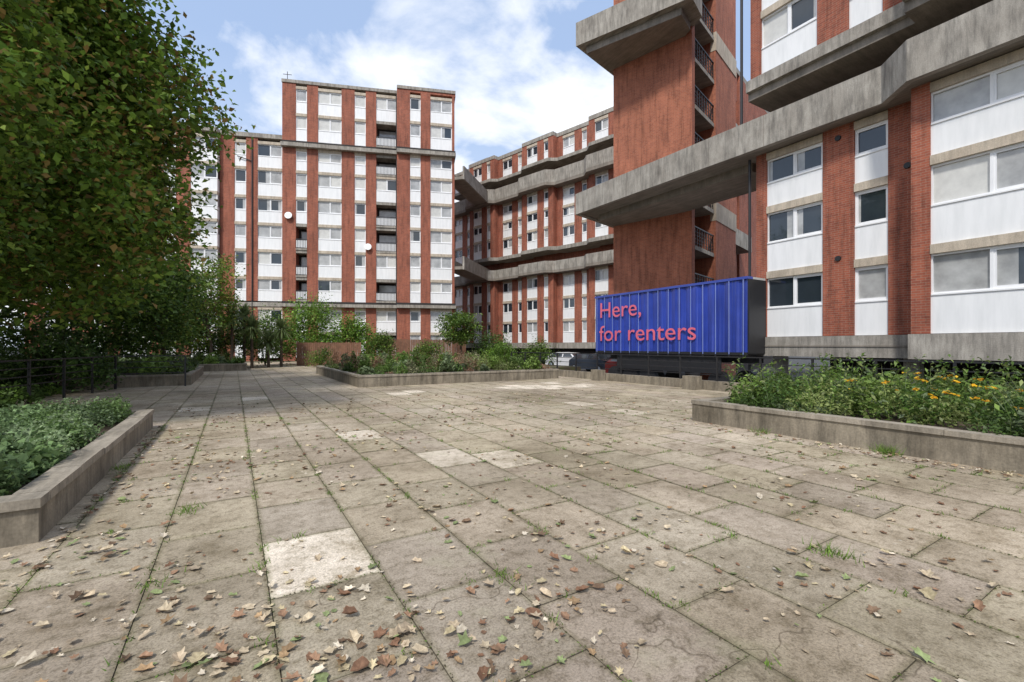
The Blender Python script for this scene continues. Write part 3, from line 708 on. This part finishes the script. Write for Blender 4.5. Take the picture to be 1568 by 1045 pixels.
leaves('joint_moss',cen,rng.uniform(.006,.02,len(cen)),colmix(len(cen),[(.12,.16,.04),(.10,.08,.05),(.15,.12,.07),(.13,.21,.045)],.25),M_LEAF,None,up=2)
B=[];H=[]
for _ in range(650):
    i=rng.integers(-2,14); 
    if rng.uniform()<.6: x=X0+i*px; y=rng.uniform(1,11)
    else:
        x=X0+i*px+rng.uniform(0,px); y=2.94+(.43 if i%2 else 0)+py*rng.integers(-2,9)
    if x>7.5 and y<5.8: continue
    m=rng.integers(3,18); sc=rng.uniform(.25,.9)
    for k in range(m): B.append([x+rng.normal()*.02,y+rng.normal()*.03,0]); H.append(.045*sc*rng.uniform(.5,1.3))
for (x,y,m,sc) in ((3.55,1.55,110,.07),(1.45,2.45,50,.05),(-.35,4.9,80,.06),(.95,1.6,40,.05),(7.5,2.6,160,.14),(7.5,4.3,80,.1),(-.4,3.5,30,.05),(-1.15,7,80,.06)):
    for k in range(m): B.append([x+rng.normal()*.05,y+rng.normal()*.07,0]); H.append(sc*rng.uniform(.4,1.2))
blades('joint_weeds',np.array(B),np.array(H),colmix(len(B),[(.17,.27,.045),(.2,.31,.06),(.12,.2,.04)],.2),M_LEAF,None,w=.004,lean=.6)

# ------------------------------------------------------------------ light / sky
SE,SA=R(50),(-.74,-.67)
to=Vector((SA[0]*math.cos(SE),SA[1]*math.cos(SE),math.sin(SE))).normalized()
L=bpy.data.lights.new('sun','SUN'); L.energy=3.3; L.angle=R(7); L.color=(1,.96,.90)
lo=bpy.data.objects.new('sun',L); scene.collection.objects.link(lo); lo.rotation_euler=to.to_track_quat('Z','Y').to_euler()
w=bpy.data.worlds.new('World'); scene.world=w; w.use_nodes=True; nt=w.node_tree; bg=nt.nodes['Background']
sky=N(nt,'ShaderNodeTexSky'); sky.sky_type='NISHITA'; sky.sun_disc=False; sky.sun_elevation=SE; sky.sun_rotation=math.atan2(to.x,to.y)
sky.air_density=1; sky.dust_density=1.0; sky.ozone_density=1.5
tc=N(nt,'ShaderNodeTexCoord'); sp=N(nt,'ShaderNodeSeparateXYZ'); nt.links.new(tc.outputs['Generated'],sp.inputs[0])
ad=N(nt,'ShaderNodeMath',operation='ADD'); ad.inputs[1].default_value=.3; nt.links.new(sp.outputs['Z'],ad.inputs[0])
mx_=N(nt,'ShaderNodeMath',operation='MAXIMUM'); mx_.inputs[1].default_value=.05; nt.links.new(ad.outputs[0],mx_.inputs[0])
dv=[]
for ax in 'XY':
    d=N(nt,'ShaderNodeMath',operation='DIVIDE'); nt.links.new(sp.outputs[ax],d.inputs[0]); nt.links.new(mx_.outputs[0],d.inputs[1]); dv.append(d)
cb=N(nt,'ShaderNodeCombineXYZ'); nt.links.new(dv[0].outputs[0],cb.inputs[0]); nt.links.new(dv[1].outputs[0],cb.inputs[1])
cb.inputs[2].default_value=1.7
n1=N(nt,'ShaderNodeTexNoise'); n1.inputs['Scale'].default_value=2.6; n1.inputs['Detail'].default_value=10; n1.inputs['Roughness'].default_value=.55; n1.inputs['Distortion'].default_value=.3
nt.links.new(cb.outputs[0],n1.inputs['Vector'])
cr=ramp(nt,n1.outputs['Fac'],[(.46,(0,0,0)),(.54,(.5,.5,.5)),(.64,(1,1,1))])
base=mix(nt,.6,sky.outputs[0],(3.7,5.0,7.5))
hz=ramp(nt,sp.outputs['Z'],[(0.0,(.75,.75,.75)),(.5,(.05,.05,.05))])
base=mix(nt,hz,base,(6.2,6.8,7.6))
c=mix(nt,cr,base,(8.2,8.3,8.5))
nt.links.new(c,bg.inputs['Color']); bg.inputs['Strength'].default_value=.15
# ------------------------------------------------------------------ camera
cam=bpy.data.cameras.new('camera'); cam.sensor_width=36; cam.lens=16.0; cam.shift_y=.0048; cam.clip_end=3000; cam.clip_start=.05
co=bpy.data.objects.new('camera',cam); scene.collection.objects.link(co); co.location=(0,0,1.45); co.rotation_euler=(R(90),0,R(-31.43)); scene.camera=co
scene.view_settings.view_transform='Standard'; scene.view_settings.look='None'; scene.view_settings.exposure=0
